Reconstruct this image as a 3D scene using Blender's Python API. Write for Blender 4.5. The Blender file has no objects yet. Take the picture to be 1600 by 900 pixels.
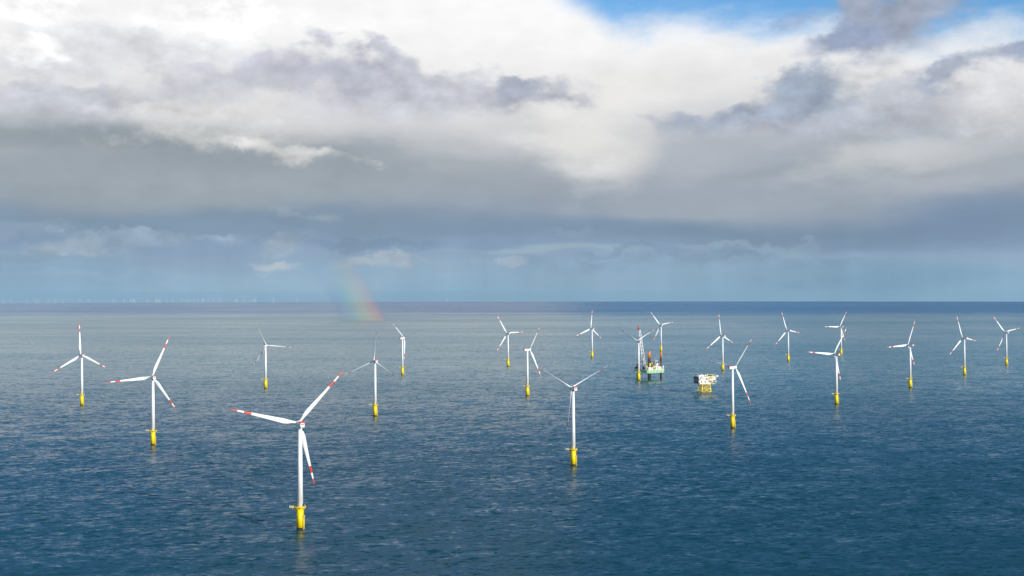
import bpy, bmesh, math, random
import numpy as np
from mathutils import Vector, Matrix
random.seed(7)
S = bpy.context.scene
COL = S.collection
RE = 6.371e6            # radius of the earth, so the sea curves down to its horizon
CAM_H = 205.0
FOC = 2000.0            # focal length in pixels of the 1600 px wide photograph
PITCH = math.atan(5.2 / FOC)
ROLL = math.radians(-0.093)

# ------------------------------------------------------------------ camera
cd = bpy.data.cameras.new('camera')
cam = bpy.data.objects.new('camera', cd); COL.objects.link(cam)
cd.sensor_width = 36.0; cd.lens = 45.0
cd.clip_start = 1.0; cd.clip_end = 300000.0
cam.matrix_world = (Matrix.Translation((0, 0, CAM_H)) @ Matrix.Rotation(math.pi / 2 + PITCH, 4, 'X')
                    @ Matrix.Rotation(ROLL, 4, 'Z'))
S.camera = cam

# ------------------------------------------------------------------ colour management, sun
S.view_settings.view_transform = 'Standard'
S.view_settings.look = 'None'
S.view_settings.gamma = 1.0
S.view_settings.exposure = 0.0
S.view_settings.use_curve_mapping = False
S.cycles.volume_bounces = 1
S.cycles.max_bounces = 6
SUN_AZ, SUN_EL = math.radians(135.0), math.radians(18.0)     # azimuth clockwise from +Y
to_sun = Vector((math.sin(SUN_AZ) * math.cos(SUN_EL), math.cos(SUN_AZ) * math.cos(SUN_EL), math.sin(SUN_EL)))
sd = bpy.data.lights.new('sun', 'SUN'); sd.energy = 5.0; sd.angle = math.radians(0.5); sd.color = (1.0, 0.94, 0.85)
sun = bpy.data.objects.new('sun', sd); COL.objects.link(sun)
sun.rotation_mode = 'QUATERNION'; sun.rotation_quaternion = to_sun.to_track_quat('Z', 'Y')
sun.location = (0, 0, 400)


# ------------------------------------------------------------------ node helpers
def lin(c):
    return tuple((v / 255 / 12.92) if v / 255 <= 0.04045 else ((v / 255 + 0.055) / 1.055) ** 2.4 for v in c)


class NB:
    """tiny expression builder for shader nodes"""
    def __init__(s, tree): s.t = tree; s.n = tree.nodes; s.l = tree.links
    def put(s, sock, v):
        if isinstance(v, bpy.types.NodeSocket): s.l.new(v, sock)
        else:
            if sock.type == 'RGBA' and len(v) == 3: v = (*v, 1)
            sock.default_value = v
    def m(s, op, a, b=None, c=None, clamp=False):
        n = s.n.new('ShaderNodeMath'); n.operation = op; n.use_clamp = clamp
        s.put(n.inputs[0], a)
        if b is not None: s.put(n.inputs[1], b)
        if c is not None: s.put(n.inputs[2], c)
        return n.outputs[0]
    def add(s, a, b): return s.m('ADD', a, b)
    def sub(s, a, b): return s.m('SUBTRACT', a, b)
    def mul(s, a, b): return s.m('MULTIPLY', a, b)
    def mad(s, a, b, c): return s.m('MULTIPLY_ADD', a, b, c)
    def step(s, x, lo, hi):
        n = s.n.new('ShaderNodeMapRange'); n.interpolation_type = 'SMOOTHSTEP'
        s.put(n.inputs[0], x); s.put(n.inputs[1], lo); s.put(n.inputs[2], hi)
        return n.outputs[0]
    def xyz(s, x, y, z):
        n = s.n.new('ShaderNodeCombineXYZ')
        for i, v in enumerate((x, y, z)): s.put(n.inputs[i], v)
        return n.outputs[0]
    def sep(s, v):
        n = s.n.new('ShaderNodeSeparateXYZ'); s.put(n.inputs[0], v); return n.outputs[:3]
    def noise(s, v, scale, detail=5, rough=0.55, dist=0.0, color=False, dims='3D', lac=2.0):
        n = s.n.new('ShaderNodeTexNoise'); n.noise_dimensions = dims
        s.put(n.inputs['Vector'], v); n.inputs['Scale'].default_value = scale
        n.inputs['Detail'].default_value = detail; n.inputs['Roughness'].default_value = rough
        n.inputs['Distortion'].default_value = dist; n.inputs['Lacunarity'].default_value = lac
        return n.outputs['Color'] if color else n.outputs['Fac']
    def vmul(s, a, b):
        n = s.n.new('ShaderNodeVectorMath'); n.operation = 'MULTIPLY'
        s.put(n.inputs[0], a); s.put(n.inputs[1], b); return n.outputs[0]
    def scale(s, a, f):
        n = s.n.new('ShaderNodeVectorMath'); n.operation = 'SCALE'
        s.put(n.inputs[0], a); s.put(n.inputs['Scale'], f); return n.outputs[0]
    def mix(s, a, b, f):
        n = s.n.new('ShaderNodeMix'); n.data_type = 'RGBA'
        s.put(n.inputs[0], f); s.put(n.inputs[6], a); s.put(n.inputs[7], b); return n.outputs[2]
    def ramp(s, x, stops, interp='B_SPLINE'):
        n = s.n.new('ShaderNodeValToRGB'); n.color_ramp.interpolation = interp
        e = n.color_ramp.elements
        while len(e) < len(stops): e.new(0.5)
        for i, (p, c) in enumerate(stops): e[i].position = p
        for i, (p, c) in enumerate(stops): e[i].color = (*c, 1)
        s.put(n.inputs[0], x); return n.outputs[0]


# ------------------------------------------------------------------ the sky: Nishita blue with layers of cloud in front
BG = 0.10
w = bpy.data.worlds.new('World'); S.world = w; w.use_nodes = True
w.cycles.sampling_method = 'MANUAL'; w.cycles.sample_map_resolution = 512


def build_sky():
    t = w.node_tree; t.nodes.clear(); b = NB(t)
    out = t.nodes.new('ShaderNodeOutputWorld'); bg = t.nodes.new('ShaderNodeBackground')
    t.links.new(bg.outputs[0], out.inputs[0]); bg.inputs[1].default_value = BG
    sky = t.nodes.new('ShaderNodeTexSky'); sky.sky_type = 'NISHITA'; sky.sun_disc = False
    sky.sun_elevation = SUN_EL; sky.sun_rotation = SUN_AZ
    sky.air_density = 1.0; sky.dust_density = 0.3; sky.ozone_density = 2.0; sky.altitude = 200
    tc = t.nodes.new('ShaderNodeTexCoord'); d = tc.outputs['Generated']
    x, y, z = b.sep(d)
    az = b.m('ARCTAN2', x, y)
    rad = b.m('SQRT', b.add(b.mul(x, x), b.mul(y, y)))
    tan_e = b.m('DIVIDE', z, b.m('MAXIMUM', rad, 0.02))
    U = b.mad(az, FOC, 800.0)
    V = b.mad(tan_e, -FOC, 455.0)

    def pos(px, py):                                  # bearing and height of a feature
        a = math.atan((px - 800) / FOC)
        return 800 + FOC * a, 455 + (py - 455) * math.cos(a)
    dd = b.vmul(d, (1, 1, 1.7))
    d2 = b.vmul(d, (1, 1, 3.2))
    wf = b.noise(dd, 22, 7, 0.58, color=True)         # ragged, cumulus like warp
    fx, fy, fz = b.sep(wf)
    ws = b.noise(d2, 7, 4, 0.5, color=True)           # broad soft warp
    sx, sy, sz = b.sep(ws)
    Us = b.mad(b.sub(sx, .5), 330, U); Vs = b.mad(b.sub(sy, .5), 90, V)
    Uc = b.mad(b.sub(fx, .5), 125, U); Vc = b.mad(b.sub(fy, .5), 78, V)
    nb = b.noise(dd, 34, 6, 0.56)                     # billows
    vo = t.nodes.new('ShaderNodeVectorMath'); vo.operation = 'ADD'
    t.links.new(dd, vo.inputs[0]); vo.inputs[1].default_value = (-.003, 0, .007)
    relief = b.sub(nb, b.noise(vo.outputs[0], 38, 4, 0.55))   # lit upper sides of the billows
    ns = b.noise(d2, 14, 6, 0.55)                     # soft streaky
    nl = b.noise(d2, 5, 3, 0.5)
    # base column of colour with height above the horizon
    stops = [(475, (134, 168, 193)), (455, (138, 172, 196)), (428, (143, 172, 196)), (405, (143, 167, 191)), (385, (136, 160, 187)),
             (360, (131, 153, 175)), (325, (141, 156, 175)), (285, (158, 168, 180)), (240, (176, 182, 189)), (200, (204, 206, 210)),
             (160, (226, 226, 227)), (110, (238, 238, 239)), (60, (247, 247, 248)), (0, (250, 250, 251)), (-150, (238, 240, 244))]
    lo, hi = 475, -150
    VV = b.mad(b.sub(ns, .5), b.m('MULTIPLY', b.step(V, 470, 300), 60.0), Vs)
    VV = b.add(b.mul(VV, b.step(V, 470, 400)), b.mul(V, b.sub(1.0, b.step(V, 470, 400))))
    col = b.ramp(b.m('DIVIDE', b.sub(VV, float(lo)), float(hi - lo)),
                 [((v - lo) / (hi - lo), lin(c)) for v, c in stops], 'LINEAR')
    col = b.scale(col, 1 / BG)

    def layer(col, px, py, rx, ry, c, op=1.0, kind='c', ang=0.0, e=(0.0, 0.35), amp=1.4):
        u0, v0 = pos(px, py)
        UU, VV_ = (Uc, Vc) if kind == 'c' else (Us, Vs) if kind == 's' else (U, V)
        du = b.sub(UU, u0); dv = b.sub(VV_, v0)
        if ang:
            ca, sa = math.cos(math.radians(ang)), math.sin(math.radians(ang))
            du, dv = b.add(b.mul(du, ca), b.mul(dv, sa)), b.sub(b.mul(dv, ca), b.mul(du, sa))
        qx = b.mul(du, 1 / rx); qy = b.mul(dv, 1 / ry)
        q = b.m('SQRT', b.mad(qx, qx, b.mul(qy, qy)))
        val = b.sub(1.0, q)
        if kind == 'c': val = b.mad(b.sub(nb, .5), amp, val)
        else: val = b.mad(b.sub(ns, .5), amp * .6, val)
        hi_ = e[1]
        if kind == 'c': hi_ = b.add(b.m('MULTIPLY_ADD', dv, .55 / ry, .5, clamp=True), e[1])   # crisp crown, soft base
        mk = b.mul(b.step(val, e[0], hi_), op)
        cc = tuple(v / BG for v in lin(c))
        if kind == 'c' and ry > 12:
            cc = b.scale(b.scale((*cc,)[:3], 1.0), b.mad(relief, .8, b.mad(b.sub(nb, .5), -.2, 1.03)))
        return b.mix(col, cc, mk)

    soft = (0.0, 0.9)
    for a in SKY_SOFT: col = layer(col, *a[:6], kind='s', e=soft, ang=a[6] if len(a) > 6 else 0)
    # the open blue above the veil, which runs up to the right and breaks through overhead
    edge = b.add(b.mul(b.step(U, 790, 1000), 95), b.mul(b.step(U, 1000, 1600), 38))
    above = b.sub(b.sub(edge, 30.0), V)
    above = b.add(above, b.mul(b.sub(ns, .5), 80)); above = b.add(above, b.mul(b.sub(fx, .5), 60))
    blue_r = b.mul(b.step(above, -22, 62), b.step(U, 760, 960))
    hole = b.mul(b.step(b.mad(b.sub(fy, .5), .5, nl), .30, .44), b.step(V, -15, -190))
    blue = b.m('MAXIMUM', blue_r, hole)
    skyc = b.vmul(sky.outputs[0], BLUE_GAIN)
    col = b.mix(col, skyc, blue)
    for a in SKY_CUM: col = layer(col, *a[:6], kind='c', e=a[7] if len(a) > 7 else (0.0, 0.35), ang=a[6] if len(a) > 6 else 0)
    # rain shafts and faint texture near the horizon
    rs = b.noise(b.xyz(b.mul(U, .012), b.mul(V, .0006), 0), 1.0, 4, .6)
    rs = b.mul(b.sub(rs, .5), b.mul(b.step(V, 330, 420), b.step(V, 500, 440)))
    f = b.add(1.0, b.mul(rs, .35))
    tex = b.mul(b.add(b.sub(nb, .5), b.mul(relief, .8)), b.mul(b.sub(1.0, blue), b.step(V, 430, 280)))
    f = b.add(f, b.mul(tex, .1))
    f = b.add(f, b.mul(b.mul(b.sub(ns, .5), b.sub(1.0, blue)), b.mul(b.step(V, 470, 380), .22)))
    col = b.scale(col, f)
    t.links.new(col, bg.inputs[0])


BLUE_GAIN = (.8, 1.25, 1.6)
# x, y, half width, half height, colour, opacity, tilt : broad soft sheets
SKY_SOFT = [
    (200, 225, 620, 55, (146, 157, 165), .95, 2),
    (60, 290, 560, 70, (154, 165, 172), .7, 0),
    (560, 262, 420, 55, (152, 163, 172), .8, 3),
    (420, 300, 460, 60, (160, 170, 176), .5, 0),
    (300, 345, 620, 34, (127, 150, 172), .8, 0),
    (1180, 300, 520, 90, (160, 170, 182), .9, -3),
    (1120, 235, 300, 45, (176, 182, 192), .8, -6),
    (1480, 270, 260, 40, (176, 182, 190), .7, 0),
    (1330, 262, 240, 12, (150, 162, 172), .5, 0),
    (900, 215, 130, 100, (226, 226, 224), .9, 20),
    (960, 140, 260, 90, (232, 231, 230), .85, 0),
    (1420, 245, 200, 22, (206, 208, 210), .7, -6),
    (1100, 362, 700, 34, (124, 147, 170), .9, 2),
    (1500, 350, 300, 50, (120, 142, 170), .7, 0),
    (1380, 440, 330, 45, (124, 158, 184), .8, 0),
    (860, 395, 240, 9, (157, 180, 194), .8, 0),
    (1000, 432, 500, 14, (140, 170, 190), .5, 0),
    (480, 440, 400, 22, (152, 179, 200), .6, 0),
    (70, 425, 260, 40, (134, 168, 192), .5, 0),
]
SKY_CUM = [
    (120, 60, 150, 34, (222, 223, 226), .7, 0),
    (330, 215, 190, 20, (206, 207, 206), .7, 0),
    (440, 236, 170, 17, (214, 214, 212), .75, 4),
    (120, 165, 190, 42, (188, 192, 202), .85, 0),
    (60, 105, 140, 30, (200, 203, 211), .7, 0),
    (250, 90, 190, 46, (206, 208, 214), .75, 0),
    (310, 140, 150, 46, (192, 195, 205), .8, 0),
    (560, 132, 190, 78, (182, 185, 199), .95, 8),
    (690, 150, 170, 52, (194, 197, 207), .8, 0),
    (440, 122, 90, 36, (186, 189, 201), .8, 0),
    (340, 30, 130, 46, (254, 254, 254), .95, 0),
    (40, 80, 90, 30, (250, 250, 250), .8, 0),
    (300, 180, 190, 18, (222, 221, 220), .7, 0),
    (60, 12, 110, 30, (253, 253, 253), .8, 0),
    (815, 150, 105, 38, (164, 170, 186), .95, -4),
    (872, 160, 56, 20, (176, 182, 195), .9, 0),
    (1360, 128, 80, 70, (226, 227, 229), .9, 0),
    (1415, 170, 120, 70, (184, 189, 200), .85, -10),
    (1262, 150, 125, 60, (154, 167, 185), 1.0, -20),
    (1165, 188, 170, 30, (160, 171, 189), 1.0, -4),
    (1290, 200, 220, 28, (176, 182, 194), .75, -2),
    (1490, 115, 70, 22, (162, 172, 190), .85, -30),
    (1462, 140, 50, 30, (164, 174, 190), .8, 0),
    (1560, 165, 110, 60, (210, 211, 215), .7, 0),
    (1395, 42, 130, 62, (160, 167, 184), .95, -6),
    (1320, 66, 90, 28, (142, 156, 184), .85, -10),
    (1240, 35, 46, 24, (150, 168, 200), .6, 0),
    (1585, 80, 90, 28, (148, 160, 184), .9, -8),
    (110, 388, 90, 16, (160, 178, 193), .8, 0),
    (40, 360, 110, 12, (148, 167, 187), .5, 0),
    (250, 374, 200, 15, (150, 169, 187), .75, 0),
    (440, 386, 60, 20, (162, 179, 193), .75, -14),
    (432, 411, 46, 11, (180, 192, 201), .85, 0),
    (610, 406, 100, 14, (168, 183, 196), .85, 0),
    (700, 412, 100, 10, (154, 174, 192), .5, 0),
    (795, 413, 38, 9, (178, 189, 200), .8, 0),
    (480, 335, 80, 14, (154, 168, 181), .5, 0),
    (890, 362, 60, 9, (142, 162, 185), .5, 0),
    (900, 415, 260, 16, (134, 160, 183), .5, 0),
    (1200, 412, 300, 14, (130, 157, 180), .6, 0),
    (1150, 392, 160, 9, (150, 174, 190), .6, 0),
    (980, 398, 120, 10, (126, 150, 175), .6, 0),
    (560, 382, 220, 11, (124, 146, 172), .6, 0),
    (40, 400, 110, 12, (136, 160, 182), .6, 0),
    (160, 430, 260, 8, (150, 178, 198), .4, 0),
]
build_sky()


# ------------------------------------------------------------------ placing things from the photograph
def project_ray(px, py):
    X, Y = px - 800.0, py - 450.0
    c, s = math.cos(ROLL), math.sin(ROLL)
    X, Y = c * X + s * Y, -s * X + c * Y
    cp, sp = math.cos(PITCH), math.sin(PITCH)
    return Vector((X / FOC, cp + Y / FOC * sp, sp - Y / FOC * cp))


def on_sea(px, py):
    """point of the curved sea surface seen at pixel px, py of the 1600 px photograph"""
    d = project_ray(px, py); t = -CAM_H / d.z
    for _ in range(30):
        P = d * t
        t = (-(P.x ** 2 + P.y ** 2) / 2 / RE - CAM_H) / d.z
    P = d * t
    return Vector((P.x, P.y, P.z + CAM_H))


def sea_z(x, y): return -(x * x + y * y) / 2 / RE


# ------------------------------------------------------------------ materials
MATS = {}


def mat(name, rgb, rough=0.5, metal=0.0, var=0.08, scale=0.6, stain=None, stain_amt=0.0, coat=0.0, streak=1.0):
    """painted or metal surface: base colour with slight patchy wear and optional run-down stains"""
    if name in MATS: return MATS[name]
    m = bpy.data.materials.new(name); m.use_nodes = True
    t = m.node_tree; b = NB(t); p = t.nodes['Principled BSDF']
    tc = t.nodes.new('ShaderNodeTexCoord')
    n = b.noise(tc.outputs['Object'], scale, 6, .6)
    c = tuple(lin(rgb))
    k = b.mad(b.sub(n, .5), var * 2, 1.0)
    col = b.scale(b.mix(c, c, 0.0), k)
    if stain:
        v = b.vmul(tc.outputs['Object'], (1.0, 1.0, .12 * streak))
        s = b.step(b.noise(v, scale * 1.6, 6, .65), .52, .74)
        col = b.mix(col, tuple(lin(stain)), b.mul(s, stain_amt))
    t.links.new(col, p.inputs['Base Color'])
    t.links.new(b.mad(b.sub(n, .5), .2, rough), p.inputs['Roughness'])
    p.inputs['Metallic'].default_value = metal
    p.inputs['Coat Weight'].default_value = coat
    MATS[name] = m
    return m


WHITE = mat('white_paint', (232, 233, 232), .42, var=.03, stain=(188, 186, 178), stain_amt=.35)
BLADE = mat('blade_gelcoat', (226, 228, 228), .35, var=.03)
RED = mat('signal_red_paint', (198, 70, 46), .45, var=.06)
YELLOW = mat('traffic_yellow_paint', (250, 220, 12), .5, var=.06, stain=(176, 132, 40), stain_amt=.5)
DARK = mat('marine_growth', (42, 38, 30), .85, var=.3, scale=1.5)
STEEL = mat('galvanised_steel', (150, 152, 150), .5, .5, var=.12)
CHAR = mat('charcoal_paint', (52, 56, 62), .6, var=.1)
GREEN = mat('pale_green_hull_paint', (150, 194, 146), .5, var=.06, stain=(120, 96, 60), stain_amt=.25)
DECKG = mat('deck_green_paint', (60, 98, 76), .7, var=.2, stain=(110, 84, 60), stain_amt=.4)
ORANGE = mat('orange_leg_paint', (208, 120, 64), .5, var=.08, stain=(140, 60, 25), stain_amt=.3)
LEGD = mat('weathered_leg_steel', (72, 56, 50), .7, var=.25, stain=(128, 70, 44), stain_amt=.6)
CREAM = mat('cream_cladding', (226, 222, 205), .55, var=.05, stain=(176, 160, 130), stain_amt=.25)
GLASS = mat('dark_window_glass', (30, 38, 46), .15, var=.1)
NAVY = mat('slate_blue_shade', (82, 92, 108), .55, var=.12)  # dark tone carries the shade of the platform's west end
PINK = mat('primer_pink_steel', (206, 150, 140), .6, var=.1)


# ------------------------------------------------------------------ mesh helpers
class MB:
    def __init__(s): s.v = []; s.f = []; s.m = []; s.sm = []
    def _f(s, f, mi, sm): s.f.append(f); s.m.append(mi); s.sm.append(sm)
    def box(s, c, size, mi=0, rz=0.0, M=None):
        n = len(s.v); hx, hy, hz = (q / 2 for q in size)
        R = Matrix.Rotation(rz, 3, 'Z')
        for dz in (-hz, hz):
            for dx, dy in ((-hx, -hy), (hx, -hy), (hx, hy), (-hx, hy)):
                p = R @ Vector((dx, dy, dz)) + Vector(c)
                s.v.append(M @ p if M else p)
        for f in ((3, 2, 1, 0), (4, 5, 6, 7), (0, 1, 5, 4), (1, 2, 6, 5), (2, 3, 7, 6), (3, 0, 4, 7)):
            s._f([n + i for i in f], mi, False)
    def tube(s, a, b_, r0, r1=None, seg=10, mi=0, caps=True, smooth=True):
        r1 = r0 if r1 is None else r1
        a, b_ = Vector(a), Vector(b_); ax = (b_ - a).normalized()
        u = ax.orthogonal().normalized(); v = ax.cross(u); n = len(s.v)
        for p, r in ((a, r0), (b_, r1)):
            for i in range(seg):
                t = 2 * math.pi * i / seg
                s.v.append(p + (u * math.cos(t) + v * math.sin(t)) * r)
        for i in range(seg):
            j = (i + 1) % seg
            s._f([n + i, n + j, n + seg + j, n + seg + i], mi, smooth)
        if caps:
            s._f([n + i for i in range(seg)][::-1], mi, False)
            s._f([n + seg + i for i in range(seg)], mi, False)
    def lathe(s, prof, seg=24, mi=0, axis='Z', org=(0, 0, 0), close=True, mis=None):
        """prof: (radius, height) pairs"""
        n = len(s.v); o = Vector(org)
        for r, h in prof:
            for i in range(seg):
                t = 2 * math.pi * i / seg
                c, sn = r * math.cos(t), r * math.sin(t)
                s.v.append(o + (Vector((c, sn, h)) if axis == 'Z' else Vector((c, h, sn))))
        for k in range(len(prof) - 1):
            for i in range(seg):
                j = (i + 1) % seg
                q = [n + k * seg + i, n + k * seg + j, n + (k + 1) * seg + j, n + (k + 1) * seg + i]
                s._f(q if axis == 'Z' else q[::-1], mis[k] if mis else mi, True)
        if close:
            s._f([n + i for i in range(seg)][::-1], mis[0] if mis else mi, False)
            k = (len(prof) - 1) * seg
            s._f([n + k + i for i in range(seg)], mis[-1] if mis else mi, False)
    def prism(s, pts, z0, z1, mi=0):
        n = len(s.v); k = len(pts)
        for z in (z0, z1):
            for x, y in pts: s.v.append(Vector((x, y, z)))
        s._f([n + i for i in range(k)][::-1], mi, False); s._f([n + k + i for i in range(k)], mi, False)
        for i in range(k):
            j = (i + 1) % k
            s._f([n + i, n + j, n + k + j, n + k + i], mi, False)
    def mesh(s, name, mats):
        me = bpy.data.meshes.new(name)
        me.from_pydata([tuple(p) for p in s.v], [], s.f)
        for m_ in (mats if isinstance(mats, (list, tuple)) else [mats]): me.materials.append(m_)
        me.polygons.foreach_set('material_index', s.m)
        me.polygons.foreach_set('use_smooth', s.sm)
        me.update()
        return me
    def build(s, name, mats, parent=None, label=None):
        return link(name, s.mesh(name, mats), parent, label)


def link(name, me, parent=None, label=None, loc=None, rot=None):
    o = bpy.data.objects.new(name, me); COL.objects.link(o)
    if parent: o.parent = parent
    if label: o['label'] = label
    if loc is not None: o.location = loc
    if rot is not None: o.rotation_euler = rot
    return o


def tag(o, label, cat, group=None, kind=None):
    if label: o['label'] = label
    if cat: o['category'] = cat
    if group: o['group'] = group
    if kind: o['kind'] = kind
    return o


def copy_tree(o, parent=None):
    c = o.copy(); COL.objects.link(c); c.parent = parent
    for ch in o.children: copy_tree(ch, c)
    return c


# ------------------------------------------------------------------ the sea: one curved sheet out past the horizon
def build_sea():
    seg = 720
    rr = [0.0] + list(np.geomspace(40, 75000, 170))
    th = np.linspace(0, 2 * np.pi, seg, endpoint=False)
    V = [(0, 0, 0)]; F = []
    for r in rr[1:]:
        z = -r * r / 2 / RE
        V += [(r * math.sin(t), r * math.cos(t), z) for t in th]
    for i in range(seg): F.append((0, 1 + (i + 1) % seg, 1 + i))
    for k in range(len(rr) - 2):
        a = 1 + k * seg; c = a + seg
        for i in range(seg):
            j = (i + 1) % seg
            F.append((a + i, a + j, c + j, c + i))
    me = bpy.data.meshes.new('sea'); me.from_pydata(V, [], F)
    me.polygons.foreach_set('use_smooth', [True] * len(F))
    m = bpy.data.materials.new('sea_water'); m.use_nodes = True
    t = m.node_tree; b = NB(t); p = t.nodes['Principled BSDF']
    g = t.nodes.new('ShaderNodeNewGeometry'); P = g.outputs['Position']
    P2 = b.vmul(P, (1, 1, 0))
    rotn = t.nodes.new('ShaderNodeVectorRotate'); rotn.rotation_type = 'Z_AXIS'
    t.links.new(P2, rotn.inputs[0]); rotn.inputs['Angle'].default_value = math.radians(-14)
    Q = rotn.outputs[0]
    x, y, z = b.sep(P2)
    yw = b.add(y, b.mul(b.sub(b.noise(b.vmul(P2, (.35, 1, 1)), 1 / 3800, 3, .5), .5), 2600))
    shade_band = b.step(yw, 9800, 14500)                     # far band: cloud shadow imitated by tilting the wave normals
    lit_belt = b.mul(b.step(yw, 4800, 7600), b.sub(1.0, shade_band))  # nearer belt, lightened like sunlit water by tilting the normals less
    # wave slopes: swell, wind waves, chop and ripples; crests run across the view
    gust = b.step(b.add(b.mul(b.noise(b.vmul(P2, (.45, 1, 1)), 1 / 420, 4, .6), .5), b.mul(b.noise(b.vmul(P2, (.4, 1, 1)), 1 / 1500, 2, .5), .5)), .36, .66)   # cat's paws of wind
    def slopes(v, scale, det, rough, dist=0.0):
        x_, y_, z_ = b.sep(b.noise(v, scale, det, rough, dist, color=True))
        return b.sub(x_, .5), b.sub(y_, .5)
    ax, ay = slopes(b.vmul(Q, (.5, 1, 1)), 1 / 38, 1, .5)
    bx, by = slopes(b.vmul(Q, (.6, 1, 1)), 1 / 9, 2, .62, .3)
    cx, cy = slopes(b.vmul(P2, (.6, 1, 1)), 1 / 3.5, 3, .7)
    gk = b.mad(gust, .5, .75)
    # short steep fronts: sparse, thin, darker faces on the wave crests
    fx_, fy_ = slopes(b.vmul(Q, (.5, 1, 1)), 1 / 6.5, 3, .62, .35)
    steep = b.mul(b.step(b.mul(fy_, -1.0), .07, .2), SEA['front'])
    s_x = b.add(b.mul(ax, SEA['swell'] * .5), b.mul(b.add(b.mul(bx, SEA['wave'] * .6), b.mul(cx, SEA['chop'])), gk))
    s_y = b.add(b.mul(ay, SEA['swell']), b.mul(b.sub(b.add(b.mul(by, SEA['wave']), b.mul(cy, SEA['chop'])), steep), gk))
    nrm = t.nodes.new('ShaderNodeVectorMath'); nrm.operation = 'NORMALIZE'
    t.links.new(b.xyz(s_x, s_y, 1.0), nrm.inputs[0]); 
    # a steep facet that leans away is hidden behind its own crest: what shows there is the facing slope of the next wave
    I_ = g.outputs['Incoming']
    dot = t.nodes.new('ShaderNodeVectorMath'); dot.operation = 'DOT_PRODUCT'
    t.links.new(nrm.outputs[0], dot.inputs[0]); t.links.new(I_, dot.inputs[1])
    k = b.mad(b.m('MAXIMUM', b.sub(.03, dot.outputs['Value']), 0.0), 2.0, b.mul(b.m('MINIMUM', b.mad(b.sep(I_)[2], .62, .038), .118), b.add(1.0, b.sub(b.mul(shade_band, .6), b.mul(lit_belt, .12)))))
    ad = t.nodes.new('ShaderNodeVectorMath'); ad.operation = 'ADD'
    t.links.new(nrm.outputs[0], ad.inputs[0]); t.links.new(b.scale(I_, k), ad.inputs[1])
    nn = t.nodes.new('ShaderNodeVectorMath'); nn.operation = 'NORMALIZE'
    t.links.new(ad.outputs[0], nn.inputs[0]); t.links.new(nn.outputs[0], p.inputs['Normal'])
    # water body colour: sunlit teal belt and cloud-shadowed far band painted in
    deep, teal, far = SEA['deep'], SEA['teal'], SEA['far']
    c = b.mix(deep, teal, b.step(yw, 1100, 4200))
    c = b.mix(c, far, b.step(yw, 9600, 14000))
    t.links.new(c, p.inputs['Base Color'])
    p.inputs['IOR'].default_value = 1.333
    t.links.new(b.mad(gust, .06, SEA['rough']), p.inputs['Roughness'])
    me.materials.append(m)
    o = link('sea', me); tag(o, 'dark blue rippled sea reaching to the horizon', None, kind='structure')


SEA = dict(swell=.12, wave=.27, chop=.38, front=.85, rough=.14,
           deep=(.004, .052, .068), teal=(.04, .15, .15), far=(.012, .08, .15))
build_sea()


# ------------------------------------------------------------------ wind turbine (master at the origin, rotor axis towards +Y)
R_BL, HUB, OVER, TILT, CONE = 60.0, 90.5, 6.0, math.radians(5), math.radians(4)


def blade_mesh():
    """span along +Z, chord along X, upwind +Y; white gelcoat with a red band and red tip"""
    st = [(1.2, 1.9, 1.9, 0), (3.5, 1.9, 1.85, 0), (6, 2.5, 1.7, 14), (9, 3.7, 1.45, 13), (12.5, 4.5, 1.2, 11.5), (17, 4.2, .95, 9),
          (23, 3.6, .75, 6.5), (30, 2.95, .58, 4.5), (36, 2.5, .46, 3), (41.4, 2.15, .38, 2), (48.0, 1.75, .3, 1), (53.7, 1.35, .22, .5),
          (57.5, .95, .15, 0), (59.3, .55, .09, 0), (60, .12, .04, 0)]
    n = 14; V = []; F = []; MI = []
    for z, c, th, tw in st:
        rootness = max(0, min(1, (9 - z) / 5.5))
        ct, stn = math.cos(math.radians(tw)), math.sin(math.radians(tw))
        pre = 1.6 * (z / 60) ** 2.4
        for i in range(n):
            a = 2 * math.pi * i / n
            u = math.cos(a)                                     # +1 leading, -1 trailing edge
            thick = th / 2 * math.sin(a) * (1 if rootness > .9 else (.35 + .65 * (u + 1) / 2) ** (1 - rootness) * 1.15)
            X = c / 2 * u - (c * .18) * (1 - rootness); Y = thick
            V.append((X * ct - Y * stn, X * stn + Y * ct + pre, z))
    for k in range(len(st) - 1):
        z0, z1 = st[k][0], st[k + 1][0]; zc = (z0 + z1) / 2
        mi = 1 if (41.4 <= zc < 48 or zc > 53.7) else 0
        for i in range(n):
            j = (i + 1) % n
            F.append((k * n + i, k * n + j, (k + 1) * n + j, (k + 1) * n + i)); MI.append(mi)
    F.append(tuple(range(n))[::-1]); MI.append(0)
    F.append(tuple((len(st) - 1) * n + i for i in range(n))); MI.append(1)
    me = bpy.data.meshes.new('blade'); me.from_pydata(V, [], F)
    me.materials.append(BLADE); me.materials.append(RED)
    me.polygons.foreach_set('material_index', MI); me.polygons.foreach_set('use_smooth', [True] * len(F))
    return me


def ring_rail(mb, cx, cy, r, z0, zs, posts, a0=0.0, a1=2 * math.pi, rt=.05, seg=28, mi=0):
    """round guard rail: posts and horizontal rails"""
    pt = lambda a, z: (cx + r * math.cos(a), cy + r * math.sin(a), z)
    for i in range(posts + 1):
        a = a0 + (a1 - a0) * i / posts
        mb.tube(pt(a, z0), pt(a, zs[-1]), rt, seg=5, mi=mi)
    for z in zs:
        for i in range(seg):
            mb.tube(pt(a0 + (a1 - a0) * i / seg, z), pt(a0 + (a1 - a0) * (i + 1) / seg, z), rt, seg=4, mi=mi, caps=False)


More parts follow.
